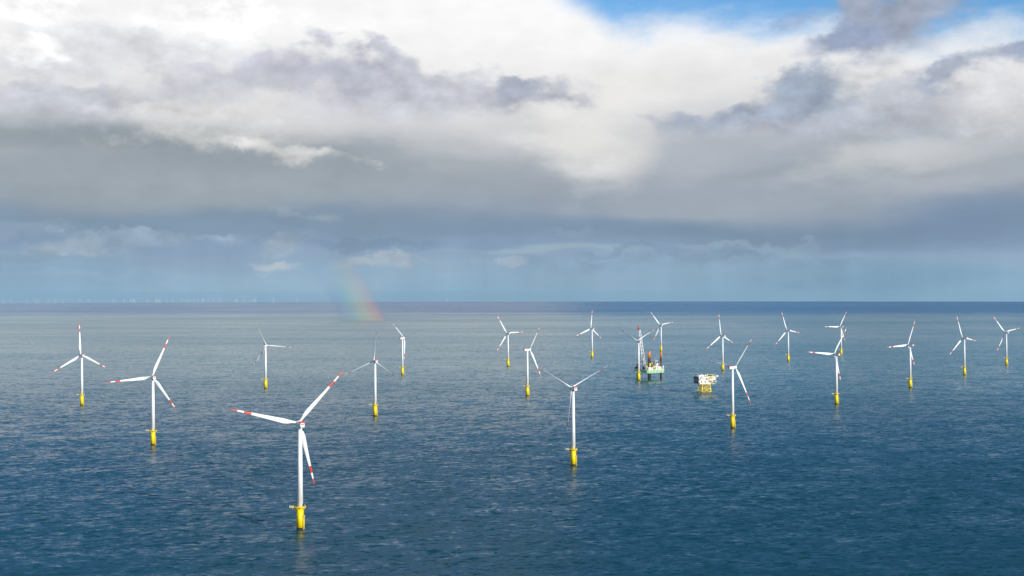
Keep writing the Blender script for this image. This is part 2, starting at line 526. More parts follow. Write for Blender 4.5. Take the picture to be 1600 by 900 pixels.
def box_rail(mb, pts, z0, h, mi=0, rt=.06, step=2.5):
    for k in range(len(pts) - 1):
        a = Vector((*pts[k], 0)); c = Vector((*pts[k + 1], 0)); L = (c - a).length; n = max(1, int(L / step))
        for i in range(n + 1):
            q = a.lerp(c, i / n); mb.tube((q.x, q.y, z0), (q.x, q.y, z0 + h), rt, seg=4, mi=mi)
        for z in (z0 + h * .5, z0 + h): mb.tube((a.x, a.y, z), (c.x, c.y, z), rt, seg=4, mi=mi)


TP = 19.0


def make_turbine():
    root = bpy.data.objects.new('wind_turbine', None); COL.objects.link(root)
    root.empty_display_size = 5
    # tower: tapered, with flange rings between its sections and a door
    m = MB(); m.lathe([(2.55, TP + .2), (1.6, 88.2)], 32)
    for z in (40.5, 63.5):
        r = 2.55 - (2.55 - 1.6) * (z - TP) / (88 - TP) + .05
        m.tube((0, 0, z - .12), (0, 0, z + .12), r, r, 32)
    m.box((2.35, -.9, TP + 1.7), (.5, 1.0, 2.3), 1, rz=-.38)
    m.build('tower', [WHITE, CHAR], root)
    # yellow transition piece with a dark splash zone
    m = MB()
    m.lathe([(2.6, -4), (2.6, 1.6)], 32, 1); m.lathe([(2.8, 1.5), (2.8, TP - 1.2)], 32); m.lathe([(3.0, TP - 1.2), (3.0, TP - .25)], 32)
    m.build('transition_piece', [YELLOW, DARK], root)
    # work platform
    m = MB()
    m.lathe([(3.1, TP - .5), (4.9, TP - .3), (5.0, TP - .3), (5.0, TP), (2.4, TP)], 32, close=False)
    for i in range(10):
        a = 2 * math.pi * i / 10
        m.tube((3.0 * math.cos(a), 3.0 * math.sin(a), TP - 2.4), (4.7 * math.cos(a), 4.7 * math.sin(a), TP - .4), .13, seg=6)
    m.prism([(-8.9, -2.0), (-4.6, -3.2), (-4.6, 2.4), (-8.9, 1.4)], TP - .28, TP - .02)      # lay-down area on the west side
    m.tube((-8.2, -1.2, TP - .3), (-2.8, -.6, TP - 3.4), .16, seg=6); m.tube((-8.2, .8, TP - .3), (-2.8, .5, TP - 3.4), .16, seg=6)
    pf = m.build('platform', YELLOW, root)
    m = MB()
    ring_rail(m, 0, 0, 4.85, TP, (TP + .6, TP + 1.15), 22, math.radians(-150), math.radians(148))
    box_rail(m, [(-4.9, -3.1), (-8.8, -1.95), (-8.8, 1.35), (-4.9, 2.3)], TP, 1.15, step=1.3)
    m.build('railing', YELLOW, pf)
    m = MB()                                                                                  # pale windward kick screen
    m.box((-8.95, -.3, TP + .7), (.12, 3.5, 1.5)); m.box((-6.9, -2.65, TP + .45), (4.0, .1, .9), rz=-.27)
    m.build('screen', CREAM, pf)
    # davit crane
    m = MB()
    m.tube((4.3, -1.8, TP), (4.3, -1.8, TP + 3.2), .2, seg=8); m.tube((4.3, -1.8, TP + 3.1), (6.4, -3.0, TP + 4.4), .15, seg=8)
    m.box((4.2, -1.75, TP + 2.6), (.7, .5, .6)); m.tube((6.35, -2.98, TP + 4.3), (6.35, -2.98, TP + 3.3), .05, seg=4)
    m.build('davit', STEEL, root)
    # boat landing with fender tubes and ladder, resting platform half way
    m = MB()
    a = math.radians(-28); ux, uy = math.cos(a), math.sin(a); vx, vy = -uy, ux
    P = lambda o, s_, z: (ux * o + vx * s_, uy * o + vy * s_, z)
    for s_ in (-.9, .9):
        m.tube(P(3.9, s_, -3), P(3.9, s_, 11.0), .22, seg=8)
        for z in (-2, 3.5, 7, 10.8): m.tube(P(2.8, s_ * .8, z), P(3.9, s_, z), .16, seg=6)
    m.build('boat_landing', YELLOW, root)
    m = MB()
    for s_ in (-.3, .3): m.tube(P(3.5, s_, -1), P(3.5, s_, TP + .9), .06, seg=5)
    for i in range(48): m.tube(P(3.5, -.3, -.6 + .42 * i), P(3.5, .3, -.6 + .42 * i), .03, seg=4, caps=False)
    for i in range(7):
        z = 12.3 + i
        for k in range(6):
            t0, t1 = math.pi * k / 6 - math.pi / 2, math.pi * (k + 1) / 6 - math.pi / 2
            m.tube(P(3.5 + .7 * math.cos(t0), .55 * math.sin(t0), z), P(3.5 + .7 * math.cos(t1), .55 * math.sin(t1), z), .035, seg=4, caps=False)
    m.build('ladder', YELLOW, root)
    m = MB(); q = P(3.8, 0, 11.3); m.box(q, (1.6, 2.4, .2), rz=a)
    m.box(P(4.58, 0, 12.0), (.08, 2.4, .1), rz=a); m.box(P(4.58, 0, 11.9), (.08, .08, 1.2), rz=a); m.box(P(3.8, -1.15, 12.0), (1.5, .08, .1), rz=a); m.box(P(3.8, 1.15, 12.0), (1.5, .08, .1), rz=a)
    m.build('rest_platform', YELLOW, root)
    # cable tubes on the shady side
    m = MB()
    for ang in (150, 165): c_, s_ = math.cos(math.radians(ang)), math.sin(math.radians(ang)); m.tube((3.35 * c_, 3.35 * s_, -3), (3.35 * c_, 3.35 * s_, TP - 1.5), .22, seg=8)
    m.build('cable_tube', YELLOW, root)
    # nacelle in its own turning frame (axis +Y)
    yaw = bpy.data.objects.new('nacelle', None)
    m = MB()
    n = len(m.v); k = 20
    secs = [(-8.3, 1.55, 1.55, .9), (-8.0, 1.95, 1.95, .95), (-6, 2.1, 2.1, 1), (1.0, 2.15, 2.15, 1), (3.2, 1.95, 1.95, .95), (3.9, 1.7, 1.7, .8)]
    for y, a_, b_, sq in secs:
        for i in range(k):
            t = 2 * math.pi * i / k; c_, s_ = math.cos(t), math.sin(t); e = .42
            m.v.append(Vector((a_ * math.copysign(abs(c_) ** e, c_), y, 90.2 + b_ * math.copysign(abs(s_) ** e, s_))))
    for q in range(len(secs) - 1):
        for i in range(k):
            j = (i + 1) % k; m._f([n + q * k + j, n + q * k + i, n + (q + 1) * k + i, n + (q + 1) * k + j], 0, True)
    m._f([n + i for i in range(k)], 0, False); m._f([n + (len(secs) - 1) * k + i for i in range(k)][::-1], 0, False)
    m.lathe([(1.95, 87.9), (1.95, 88.5)], 24)
    na = link('nacelle', m.mesh('nacelle', WHITE), root)
    m = MB()                                                        # rear louvre and maker's dark strip
    m.box((0, -8.36, 90.95), (2.7, .1, .62), 0)
    for i in range(5): m.box((0, -8.33, 89.2 + .22 * i), (2.1, .08, .05), 1)
    m.build('rear_vent', [CHAR, STEEL], na)
    m = MB()                                                        # red helicopter hoist platform on the rear roof
    m.box((0, -6.0, 92.42), (4.4, 5.6, .2))
    for sx in (-2.15, 2.15): m.box((sx, -6.0, 92.95), (.1, 5.6, .9))
    for sy in (-8.75, -3.25): m.box((0, sy, 92.95), (4.4, .1, .9))
    m.build('hoist_platform', RED, na)
    m = MB(); m.box((0, -2.2, 92.7), (2.4, 1.4, .9)); m.tube((.7, -1.0, 92.3), (.7, -1.0, 94.6), .05, seg=5); m.tube((-.7, -1.0, 92.3), (-.7, -1.0, 94.6), .05, seg=5)
    m.box((.7, -1.0, 94.6), (.5, .12, .12)); m.box((-.7, -1.0, 94.6), (.12, .5, .12))
    m.build('wind_vane', STEEL, na)
    # rotor hub, tilted
    m = MB()
    m.lathe([(1.55, -1.9), (1.95, -1.6), (2.1, -.2), (2.05, .9), (1.7, 1.9), (1.1, 2.6), (.4, 2.95), (.05, 3.0)], 28, axis='Y', mi=0)
    for j in range(3):
        t = 2 * math.pi * j / 3
        m.tube((math.cos(t) * .8, 0, math.sin(t) * .8), (math.cos(t) * 2.45, 0, math.sin(t) * 2.45), 1.12, 1.08, 18)
    hub = link('hub', m.mesh('hub', WHITE), root)
    bm = blade_mesh()
    blades = [link('blade', bm, root) for _ in range(3)]
    return root


def pose(root, loc, yaw_deg, phase_deg, pitch_deg):
    root.location = loc
    a = math.radians(yaw_deg)
    Ry = Matrix.Rotation(-a, 4, 'Z')                     # +Y turned clockwise to the bearing
    Cb = Matrix.Translation((0, 0, HUB)) @ Ry @ Matrix.Rotation(TILT, 4, 'X')
    hubM = Cb @ Matrix.Translation((0, OVER, 0))
    bl = [c for c in root.children if c.name.split('.')[0] == 'blade']
    for c in root.children:
        nm = c.name.split('.')[0]
        if nm == 'nacelle': c.matrix_local = Ry
        if nm == 'hub': c.matrix_local = hubM @ Matrix.Rotation(-math.radians(phase_deg), 4, 'Y')
    for j, c in enumerate(bl):
        t = math.radians(phase_deg + 120 * j)            # from the horizontal +X, towards up
        c.matrix_local = (hubM @ Matrix.Rotation(math.pi / 2 - t, 4, 'Y') @ Matrix.Rotation(-CONE, 4, 'X')
                          @ Matrix.Rotation(math.radians(pitch_deg), 4, 'Z'))


GRP = 'wind turbines of the near wind farm'
# base pixel, yaw (bearing of the rotor), rotor phase, blade pitch, label
TURB = [
    (469, 826.5, 336, 46.5, 8, 'largest wind turbine, closest in the foreground, broad white blades with orange-red bands'),
    (239.2, 695, 332, 66, 8, 'white turbine between the foreground one and the leftmost, one blade pointing level to the left'),
    (128, 633, 322, 92, 8, 'white turbine farthest to the left in view, one blade straight up and dark hub'),
    (415.1, 606.7, 6, 116, -72, 'thin bladed turbine beyond the foreground one, one blade reaching level to the right'),
    (586.2, 650, 335, 86, -97, 'turbine right of the foreground one with a dark shaded upright blade under the rainbow'),
    (628.9, 585.8, 42, 22, -92, 'turbine just right of the rainbow foot, one blade hanging down along its tower'),
    (793.9, 572.5, 329, 1.5, 8, 'small turbine at picture centre, one blade level to the right, left of the sideways one'),
    (824.1, 618.4, 52, 56, -94, 'sideways turbine near picture centre, red nacelle end pointing left, beyond the tall Y-shaped one'),
    (925.2, 558.9, 327, 84, 8, 'small far turbine left of the crane vessel, one blade straight up, dark hub'),
    (895.8, 727, 341, 28.5, -93, 'tall near turbine right of centre, blades forming a Y, one hanging by the tower'),
    (1144.7, 668.6, 52, 54, -94, 'sideways turbine right of the yellow legged platform, its red nacelle end pointing left'),
    (1129.3, 579, 323, 97.5, 8, 'turbine directly beyond the yellow legged platform, its foot beside a nearer turbine hub'),
    (1231.7, 564.5, 330, 109.5, 8, 'small turbine alone between the platform and the overlapping pair, blade leaning left'),
    (1033, 549.7, 336, 9, 8, 'small turbine rising straight behind the right leg of the crane vessel'),
    (998, 594.4, 334, 29, -75, 'turbine right in front of the crane vessel, its blades forming a Y'),
    (1314.3, 554.4, 336, 60, 8, 'rear one of the overlapping pair of turbines, partly behind the nearer blade'),
    (1307, 631.6, 331.5, 55.5, 8, 'front one of the overlapping pair of turbines, blade with red tip reaching level left'),
    (1422.3, 605.7, 327, 64.5, 8, 'turbine third from the right edge, its upper blade leaning slightly right'),
    (1507, 585.9, 330, 109.5, 8, 'turbine second from the right edge, its upper blade leaning slightly left'),
    (1572.6, 570.6, 340.5, 10.5, 8, 'rightmost turbine, one blade nearly touching the right edge of the view'),
]
master = make_turbine()
pool = [master] + [copy_tree(master) for _ in TURB[1:]]
for o, (bx, by, yw, ph, pt, lab) in zip(pool, TURB):
    P = on_sea(bx, by)
    pose(o, P, yw, ph, pt); tag(o, lab, 'wind turbine', GRP)


# ------------------------------------------------------------------ the other wind farm, far off on the horizon
def far_mesh():
    m = MB(); m.tube((0, 0, -5), (0, 0, 90), 3.6, 2.6, 8, 0)
    m.tube((0, 0, -5), (0, 0, 16), 4.2, 4.2, 8, 1); m.box((0, 2, 91), (4, 11, 4.5))
    m.tube((0, -4, 91), (0, -8, 91), 2.2, 1.2, 8)
    for j in range(3):
        t = 2 * math.pi * j / 3 + .5
        m.tube((0, -6, 91), (58 * math.sin(t), -6, 91 + 58 * math.cos(t)), 2.0, .8, 5)
    return m.mesh('distant_wind_turbine', [WHITE, YELLOW])


FAR_X = [5, 17, 42, 55, 60, 75, 86, 98, 125, 139, 176, 179, 194, 204, 208, 210, 230, 243, 245, 248, 250, 260, 270, 284, 292, 297, 303,
         309, 316, 318, 326, 333, 342, 345, 368, 371, 381, 389, 394, 397, 399, 427, 465]
fm = far_mesh(); rnd = random.Random(3)
for px in FAR_X + [698]:
    D = (41500 if px == 698 else rnd.uniform(36500, 41500)); X = (px - 800) / FOC * D
    o = link('distant_wind_turbine', fm, loc=(X, D, sea_z(X, D)), rot=(0, 0, math.radians(rnd.uniform(-25, 35))))
    if px == 698: tag(o, 'lone faint pale turbine on the horizon, right of the rainbow', 'wind turbine', 'faint turbines of the far wind farm')
    else: tag(o, 'faint pale turbine on the horizon at the left, in the far wind farm', 'wind turbine', 'faint turbines of the far wind farm')


# ------------------------------------------------------------------ transformer platform on its yellow jacket
def make_substation():
    P = on_sea(1100.5, 613.5)
    root = bpy.data.objects.new('transformer_platform', None); COL.objects.link(root)
    root.location = P; root.rotation_euler = (0, 0, math.radians(20))
    tag(root, 'squat white transformer platform on a yellow lattice jacket, right of the crane vessel', 'offshore platform')
    # local frame: +X along the long side, -Y faces the viewer's right front
    HZ = 18.0
    leg = lambda sx, sy, z: Vector((sx * (10.6 - 2.2 * z / HZ), sy * (9.6 - 2.0 * z / HZ), z))
    cs = [(-1, -1), (1, -1), (1, 1), (-1, 1)]
    for sx, sy in cs:
        m = MB(); m.tube(leg(sx, sy, -5), leg(sx, sy, HZ), .9, .85, 12); m.tube(leg(sx, sy, -3), leg(sx, sy, 1.6), 1.25, 1.2, 12, 1)
        m.build('leg', [YELLOW, DARK], root)
    for k in range(4):
        a, c = cs[k], cs[(k + 1) % 4]
        for z0, z1 in ((2.2, 8.6), (8.6, 16.6)):
            m = MB(); m.tube(leg(*a, z0), leg(*c, z1), .3, seg=8); m.tube(leg(*c, z0), leg(*a, z1), .3, seg=8); m.build('brace', YELLOW, root)
        m = MB()
        for z in (2.2, 8.6, 16.6): m.tube(leg(*a, z), leg(*c, z), .36, seg=8)
        m.build('ring_beam', YELLOW, root)
    m = MB()
    for x in (-2.2, 0, 2.2): m.tube((x, 1.5, -3), (x, 1.5, HZ), .35, seg=8)
    m.build('cable_tube', PINK, root)
    m = MB()
    for s_ in (-.8, .8): m.tube((10.9, s_ - 5, -3), (10.9, s_ - 5, 9.5), .3, seg=8)
    for z in (2, 5, 8): m.tube((10.9, -5.8, z), (10.9, -4.2, z), .2, seg=6)
    m.build('boat_landing', YELLOW, root)
    # decks and cladding; the long body is staggered like in the picture
    L = 19.0
    m = MB(); m.box((0, 0, HZ + .5), (34, 20, 1.0)); m.build('cellar_deck', CREAM, root)
    bd = None
    m = MB(); m.box((-2.0, 0, HZ + 4.4), (32, 21, 6.6)); bd = m.build('lower_module', CREAM, root)
    m = MB(); m.box((.5, 0, HZ + 11.5), (37.4, 22.6, 6.8)); up = m.build('upper_module', CREAM, root)
    for z, w_, d_ in ((HZ + 7.95, 40, 24.4), (HZ + 15.2, 42, 25)):
        m = MB(); m.box((1.0, 0, z), (w_, d_, .45)); dk = m.build('deck', CREAM, root)
        m = MB(); h = w_ / 2; g = d_ / 2
        box_rail(m, [(1 - h, -g), (1 + h, -g), (1 + h, g), (1 - h, g), (1 - h, -g)], z + .2, 1.15, step=2.0); m.build('railing', CREAM, dk)
    # dark sheets over the west end, its shade put into their colour
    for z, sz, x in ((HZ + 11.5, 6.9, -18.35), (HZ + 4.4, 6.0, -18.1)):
        m = MB(); m.box((x, 0, z), (.35, 22.0 if z > HZ + 8 else 20.4, sz)); m.build('end_shade_sheet', NAVY, root)
    rnd = random.Random(5)
    for x in (-15, -8.5, -2, 4.5, 11, 16): m = MB(); m.box((x, -11.42, HZ + 11.4), (1.6, .18, 2.2)); m.build('door', CHAR, up)
    for x in (-12, -3.5, 5, 9.5): m = MB(); m.box((x, -10.62, HZ + 4.4), (2.6, .18, 3.0)); m.build('louvre', CHAR, bd)
    for x in (-14, -9, -4, 1, 6, 11, 16): m = MB(); m.box((x, -11.5, HZ + 11.5), (.35, .3, 6.7)); m.build('stanchion', WHITE, up)
    for x, w_, z_, h_ in ((-11.6, 2.6, 12.6, 2.0), (-.4, 3.2, 10.2, 3.4), (8.6, 3.4, 12.6, 2.2)): m = MB(); m.box((x, -11.4, HZ + z_), (w_, .16, h_)); m.build('opening', CHAR, up)
    m = MB(); m.box((13.4, -11.42, HZ + 12.2), (3.6, .2, 4.6)); m.build('yellow_panel', YELLOW, up)
    m = MB(); m.box((-16.6, -10.66, HZ + 2.6), (2.4, .2, 2.6)); m.box((13.0, -10.66, HZ + 2.8), (2.2, .2, 3.4)); m.build('opening', CHAR, bd)
    for x, w_ in ((-8.2, 3.6), (1.2, 2.8), (10.8, 3.0)): m = MB(); m.box((x, -10.66, HZ + 5.6), (w_, .22, 2.4)); m.build('panel', PINK if x > 5 else WHITE, bd)
    # side galleries and sloping struts on the east end
    m = MB(); m.box((20.4, -4, HZ + 4.2), (5.5, 14, .35)); m.box((20.0, -4, HZ + 1.0), (4.5, 10, .35))
    for y in (-10, 2): m.tube((17.5, y, HZ + .6), (22.8, y, HZ + 7.8), .3, seg=8); m.tube((17.5, y, HZ + 8.2), (24, y, HZ + 14.8), .35, seg=8)
    m.build('gallery', WHITE, root)
    m = MB(); m.box((22.0, -3, HZ + 15.25), (9, 18, .4)); m.box((24.5, -8, HZ + 16.1), (3.4, 3.4, 1.5)); m.build('cantilever_deck', WHITE, root)
    # roof: cooling units, yellow crane, dark transformers, masts
    for x, y, a_, b_, h_, mm in ((-14, -5, 5, 6, 2.4, WHITE), (-7, -6, 4, 4, 1.8, WHITE), (-14, 5, 5, 6, 2.0, STEEL), (-4, 4, 6, 5, 2.6, WHITE),
                                 (12, -3, 8, 6, 2.0, CHAR), (19, 3, 3, 4, 1.6, WHITE), (5, 6, 3, 4, 2.2, CREAM)):
        m = MB(); m.box((x, y, HZ + 15.45 + h_ / 2), (a_, b_, h_)); m.box((x, y, HZ + 15.5 + h_), (a_ * .7, b_ * .7, .35)); m.build('roof_unit', mm, root)
    m = MB(); m.tube((2.5, -8, HZ + 15.3), (2.5, -8, HZ + 19), .7, seg=10); m.box((2.5, -8, HZ + 19.2), (2.2, 2.2, 1.3)); m.tube((2.5, -8, HZ + 19.6), (20, -9.5, HZ + 18.0), .4, .25, 8)
    m.build('deck_crane', YELLOW, root)
    for x, y, h_ in ((-17.5, -9, 6), (1, -11, 5.2), (-10, 9, 5), (18, -11, 4)): m = MB(); m.tube((x, y, HZ + 15.3), (x, y, HZ + 15.3 + h_), .13, seg=6); m.build('mast', WHITE, root)
    # yellow stair flights on the front
    for x0, x1, z0 in ((2, 9, 8.2), (13, 7, .9)):
        m = MB(); A, B_ = Vector((x0, -12.4, HZ + z0)), Vector((x1, -12.4, HZ + z0 + 7))
        m.tube(A, B_, .22, seg=6); m.tube(A + Vector((0, -1.2, 0)), B_ + Vector((0, -1.2, 0)), .22, seg=6); m.tube(A + Vector((0, -1.2, 1.1)), B_ + Vector((0, -1.2, 1.1)), .1, seg=6)
        for i in range(15): q = A.lerp(B_, (i + .5) / 15); m.box((q.x, q.y - .6, q.z), (.5, 1.2, .12))
        m.build('stair', YELLOW, root)


make_substation()


# ------------------------------------------------------------------ jack-up crane vessel
def lattice(mb, A, B, wa, wb, bays, rc, rb, mi=0):
    A, B = Vector(A), Vector(B); ax = (B - A).normalized(); u = ax.cross(Vector((0, 1, 0.3))).normalized(); v = ax.cross(u)
    cn = lambda t, k: A.lerp(B, t) + (u * ((1, 1, -1, -1)[k]) + v * ((1, -1, -1, 1)[k])) * ((wa + (wb - wa) * t) / 2)
    for k in range(4): mb.tube(cn(0, k), cn(1, k), rc, seg=6, mi=mi)
    for i in range(bays):
        t0, t1 = i / bays, (i + 1) / bays
        for k in range(4):
            j = (k + 1) % 4
            mb.tube(cn(t0, k), cn(t1, j) if i % 2 else cn(t0, j), rb, seg=4, mi=mi, caps=False)
            mb.tube(cn(t0, j) if not i % 2 else cn(t0, k), cn(t1, k) if not i % 2 else cn(t1, k), rb * .9, seg=4, mi=mi, caps=False)
            mb.tube(cn(t0, k), cn(t1, j), rb, seg=4, mi=mi, caps=False)


def make_jackup():
    c = on_sea(1014.5, 592.4)
    root = bpy.data.objects.new('jack_up_vessel', None); COL.objects.link(root)
    root.location = c; RZ = math.radians(43 - 6); root.rotation_euler = (0, 0, RZ)
    tag(root, 'jack-up crane vessel with pale green hull raised on four dark orange-topped legs', 'jack-up vessel')
    # local frame: -Y side faces right front (lit), -X side faces left front (shade)
    HX, HY, z0, z1 = 28.0, 24.0, 15.6, 23.6
    pts = [(-HX, -HY + 2.5), (-HX + 2.5, -HY), (HX - 3, -HY), (HX, -HY + 5), (HX, HY - 5), (HX - 3, HY), (-HX + 2.5, HY), (-HX, HY - 2.5)]
    m = MB(); m.prism(pts, z0, z1 - .7); hull = m.build('hull', GREEN, root)
    m = MB(); m.prism([(x * 1.004, y * 1.004) for x, y in pts], z1 - .7, z1); m.build('sheer_strake', CREAM, hull)
    m = MB(); m.prism([(x * .985, y * .985) for x, y in pts], z1, z1 + .12); m.build('deck', DECKG, hull)
    m = MB(); q = [(x * .99, y * .99) for x, y in pts]; box_rail(m, q + [q[0]], z1, 1.2, step=2.4, rt=.08); m.build('railing', WHITE, hull)
    m = MB()
    for x in range(-24, 25, 8): m.box((x, -HY - .12, z0 + 2.2), (.5, .25, 4.4))
    m.build('fender', DECKG, hull)
    lx, ly = 19.5, 19.0
    for sx, sy in ((-1, -1), (1, -1), (1, 1), (-1, 1)):
        low = (sx, sy) == (-1, 1)                                       # this leg is lowered further than the others
        m = MB(); m.tube((sx * lx, sy * ly, -6), (sx * lx, sy * ly, 36 if low else 50), 2.25, seg=20)
        for k in range(18 if low else 28):                                             # rack pin holes down two sides
            for a in (0, math.pi):
                m.box((sx * lx + 2.2 * math.cos(a), sy * ly + 2.2 * math.sin(a), 2 + 1.7 * k), (.35, .9, .8), 1)
        lg = m.build('leg', [LEGD, CHAR], root)
        if not low: m = MB(); m.lathe([(2.28, 50), (2.28, 64.2), (1.6, 64.6)], 20, org=(sx * lx, sy * ly, 0)); m.build('leg_top', ORANGE, lg)
        m = MB(); m.box((sx * lx, sy * ly, z1 + 2.6), (8.2, 8.2, 5.2)); m.box((sx * lx, sy * ly, z1 + 5.5), (6.6, 6.6, .6))
        m.build('jacking_house', [CREAM, STEEL, CHAR, STEEL][(sx > 0) + 2 * (sy > 0)], root)
    # accommodation and bridge on the right
    m = MB(); m.box((19, -5, z1 + 6.6), (16.5, 17, 13.2)); acc = m.build('accommodation', WHITE, root)
    m = MB(); m.box((19.5, -6, z1 + 14.8), (12, 13, 3.2)); m.build('bridge', CREAM, root)
    for f in range(4):
        for x in (13.5, 16.5, 19.5, 22.5, 25):
            m = MB(); m.box((x, -13.55, z1 + 2.1 + 3.1 * f), (1.4, .12, 1.1)); m.build('window', GLASS, acc)
        for y in (-12.5, -9.5, -6.5, -3.5):
            m = MB(); m.box((10.7, y + 1.5, z1 + 2.1 + 3.1 * f), (.12, 1.4, 1.1)); m.build('window', GLASS, acc)
    m = MB(); m.box((19.5, -12.55, z1 + 15.0), (11, .14, 1.4)); m.box((13.45, -6, z1 + 15.0), (.14, 12, 1.4)); m.build('bridge_window', GLASS, acc)
    # eight-sided helideck above the bow
    m = MB(); hp = [(23 + 9.5 * math.cos(a), 8 + 9.5 * math.sin(a)) for a in [math.pi / 8 + k * math.pi / 4 for k in range(8)]]
    m.prism(hp, z1 + 18.6, z1 + 19.3)
    for x, y in ((18, 4), (27, 4), (18, 12), (27, 12)): m.tube((x, y, z1), (x, y, z1 + 18.6), .4, seg=8)
    m.tube((18, 4, z1 + 8), (27, 4, z1 + 15), .25, seg=6); m.tube((27, 12, z1 + 8), (18, 12, z1 + 15), .25, seg=6)
    m.build('helideck', CREAM, root)
    # domes, masts
    m = MB(); m.lathe([(1.7, 0), (2.1, 1.2), (2.0, 2.4), (1.3, 3.5), (.1, 4)], 16, org=(16, -3, z1 + 16.4)); m.build('radar_dome', CREAM, root)
    m = MB(); lattice(m, (9, -10, z1), (9, -10, z1 + 22), 2.4, .8, 9, .16, .1); m.tube((9, -10, z1 + 22), (9, -10, z1 + 27), .15, seg=6); m.box((9, -10, z1 + 18), (4, .3, .3)); m.build('radio_mast', CREAM, root)
    # the big crane round the left leg: pedestal, house, A-frame, lattice boom standing almost upright
    bx, by = -13.5, -8.5
    m = MB(); m.tube((bx, by, z1), (bx, by, z1 + 7), 4.2, 4.0, 20); m.lathe([(4.8, 7), (4.8, 8)], 20, org=(bx, by, z1)); m.build('crane_pedestal', WHITE, root)
    m = MB(); m.box((bx + 2.0, by - 1, z1 + 11), (10, 7.5, 5.8), rz=.2); m.box((bx + 7.8, by - 1, z1 + 10), (3.4, 6.5, 4), 1, rz=.2); ch = m.build('crane_house', [YELLOW, CHAR], root)
    m = MB(); m.box((bx - 1, by - 5.2, z1 + 10.2), (2.6, 2.2, 2.8)); m.build('crane_cab', GLASS, ch)
    Rm = Matrix.Rotation(-RZ, 3, 'Z')
    def W(px, z, dy=0.0):                                                # point above this picture column, in the vessel frame
        d = project_ray(px, 560); Y = c.y + dy
        return Rm @ Vector((d.x / d.y * Y - c.x, dy, z))
    foot, tip = W(1004.2, z1 + 12, -8), W(998.6, 116, -16)
    m = MB(); lattice(m, foot, tip, 9.5, 4.2, 20, .66, .3)
    bo = m.build('boom', WHITE, root)
    m = MB(); ax = (tip - foot).normalized(); m.tube(tip, tip + ax * 7.5, 2.2, 1.5, 6); m.box(tip + ax * 7, (3.4, 2.2, 1.8)); m.build('boom_head', RED, bo)
    m = MB(); tw = foot + Vector((7.5, 6, 14)); m.tube(foot + Vector((6, 4, -2)), tw, .4, seg=8); m.tube(foot + Vector((10, 1, -2)), tw, .4, seg=8); m.tube(foot + Vector((1, 7, -2)), tw, .4, seg=8)
    m.box(tw, (2.2, 1.4, 1.2)); m.build('gantry', WHITE, root)
    m = MB()
    for k in (-.6, .6): m.tube(tw + Vector((k, 0, 0)), tip + Vector((k, 0, 0)), .1, seg=4)
    m.build('boom_stay', STEEL, root)
    m = MB(); hk = tip + Vector((-2.0, -1.5, 3)); m.tube(hk, hk - Vector((0, 0, 68)), .13, seg=4); m.box(hk - Vector((0, 0, 69.5)), (1.6, 1.2, 3.0)); m.build('hoist_rope', CHAR, root)
    # small service crane
    m = MB(); m.tube((-2, -17, z1), (-2, -17, z1 + 6.5), .8, seg=10); m.box((-2, -17, z1 + 7.2), (2.4, 2, 1.6)); m.tube((-2, -17, z1 + 7.6), (-9, -15, z1 + 19), .4, .2, 8)
    m.build('service_crane', YELLOW, root)
    # deck gear: containers, generator sets, winches, racks
    gear = [((11.2, -20.4), (7, 4.6, 6.6), WHITE), ((3, -12), (5, 4, 6.2), CREAM), ((25.8, -17.5), (3.4, 5, 7.5), WHITE), ((-23, 2), (4, 5, 5.2), WHITE), ((-11.5, -21.3), (4.4, 2.4, 5.2), CREAM),
            ((-25, -8), (2.6, 3, 3.6), CHAR), ((16, -22.4), (2.4, 2.0, 4.6), YELLOW), ((-18, -1), (4, 4, 5), CHAR), ((4, -19), (6, 2.5, 2.6), WHITE), ((4, -15.5), (6, 2.5, 2.6), WHITE), ((4.5, -19), (5.5, 2.5, 2.5, 2.6), CREAM), ((-7, -20.5), (5.5, 2.4, 2.6), RED),
            ((-8, -17), (6, 2.4, 2.6), WHITE), ((0, -5), (8, 5, 4.2), WHITE), ((1, 4), (7, 5, 5.5), CREAM), ((-22, -4), (3, 6, 3), STEEL), ((-22, 6), (3, 6, 4.4), WHITE),
            ((-16, 8), (5, 5, 3.6), PINK), ((-24.5, -12), (2.5, 5, 2.6), STEEL), ((-6, 12), (10, 4, 5.4), STEEL), ((8, 14), (5, 5, 9), WHITE), ((8, -12), (4.5, 6, 7.5), WHITE), ((10.5, 3), (4, 7, 10), CREAM), ((-12, -19), (3, 3, 5), WHITE), ((-25, 12), (2.4, 4, 2.6), RED), ((9, -21), (2.4, 2.2, 2.4), ORANGE)]
    for (x, y), sz, mm in gear:
        zb = z1 + .12 + (sz[3] if len(sz) > 3 else 0)
        m = MB(); m.box((x, y, zb + sz[2] / 2), sz[:3])
        n = max(2, int(sz[0] / .8))
        for i in range(n): m.box((x - sz[0] / 2 + (i + .5) * sz[0] / n, y - sz[1] / 2 - .05, zb + sz[2] / 2), (.18, .1, sz[2] * .9))
        nm = 'container' if sz[1] in (2.5, 2.4) else 'deck_machinery'
        m.build(nm, mm, root)
    m = MB()
    for k in range(4): m.tube((-24 + k * 1.4, -6, z1 + 1), (-24 + k * 1.4, 6, z1 + 1), .5, seg=10)
    m.build('pipe_rack', PINK, root)
    m = MB(); lattice(m, (-25.5, -17, z1), (-25.5, -17, z1 + 11), 2.6, 2.2, 5, .14, .1); m.build('stair_tower', WHITE, root)


make_jackup()


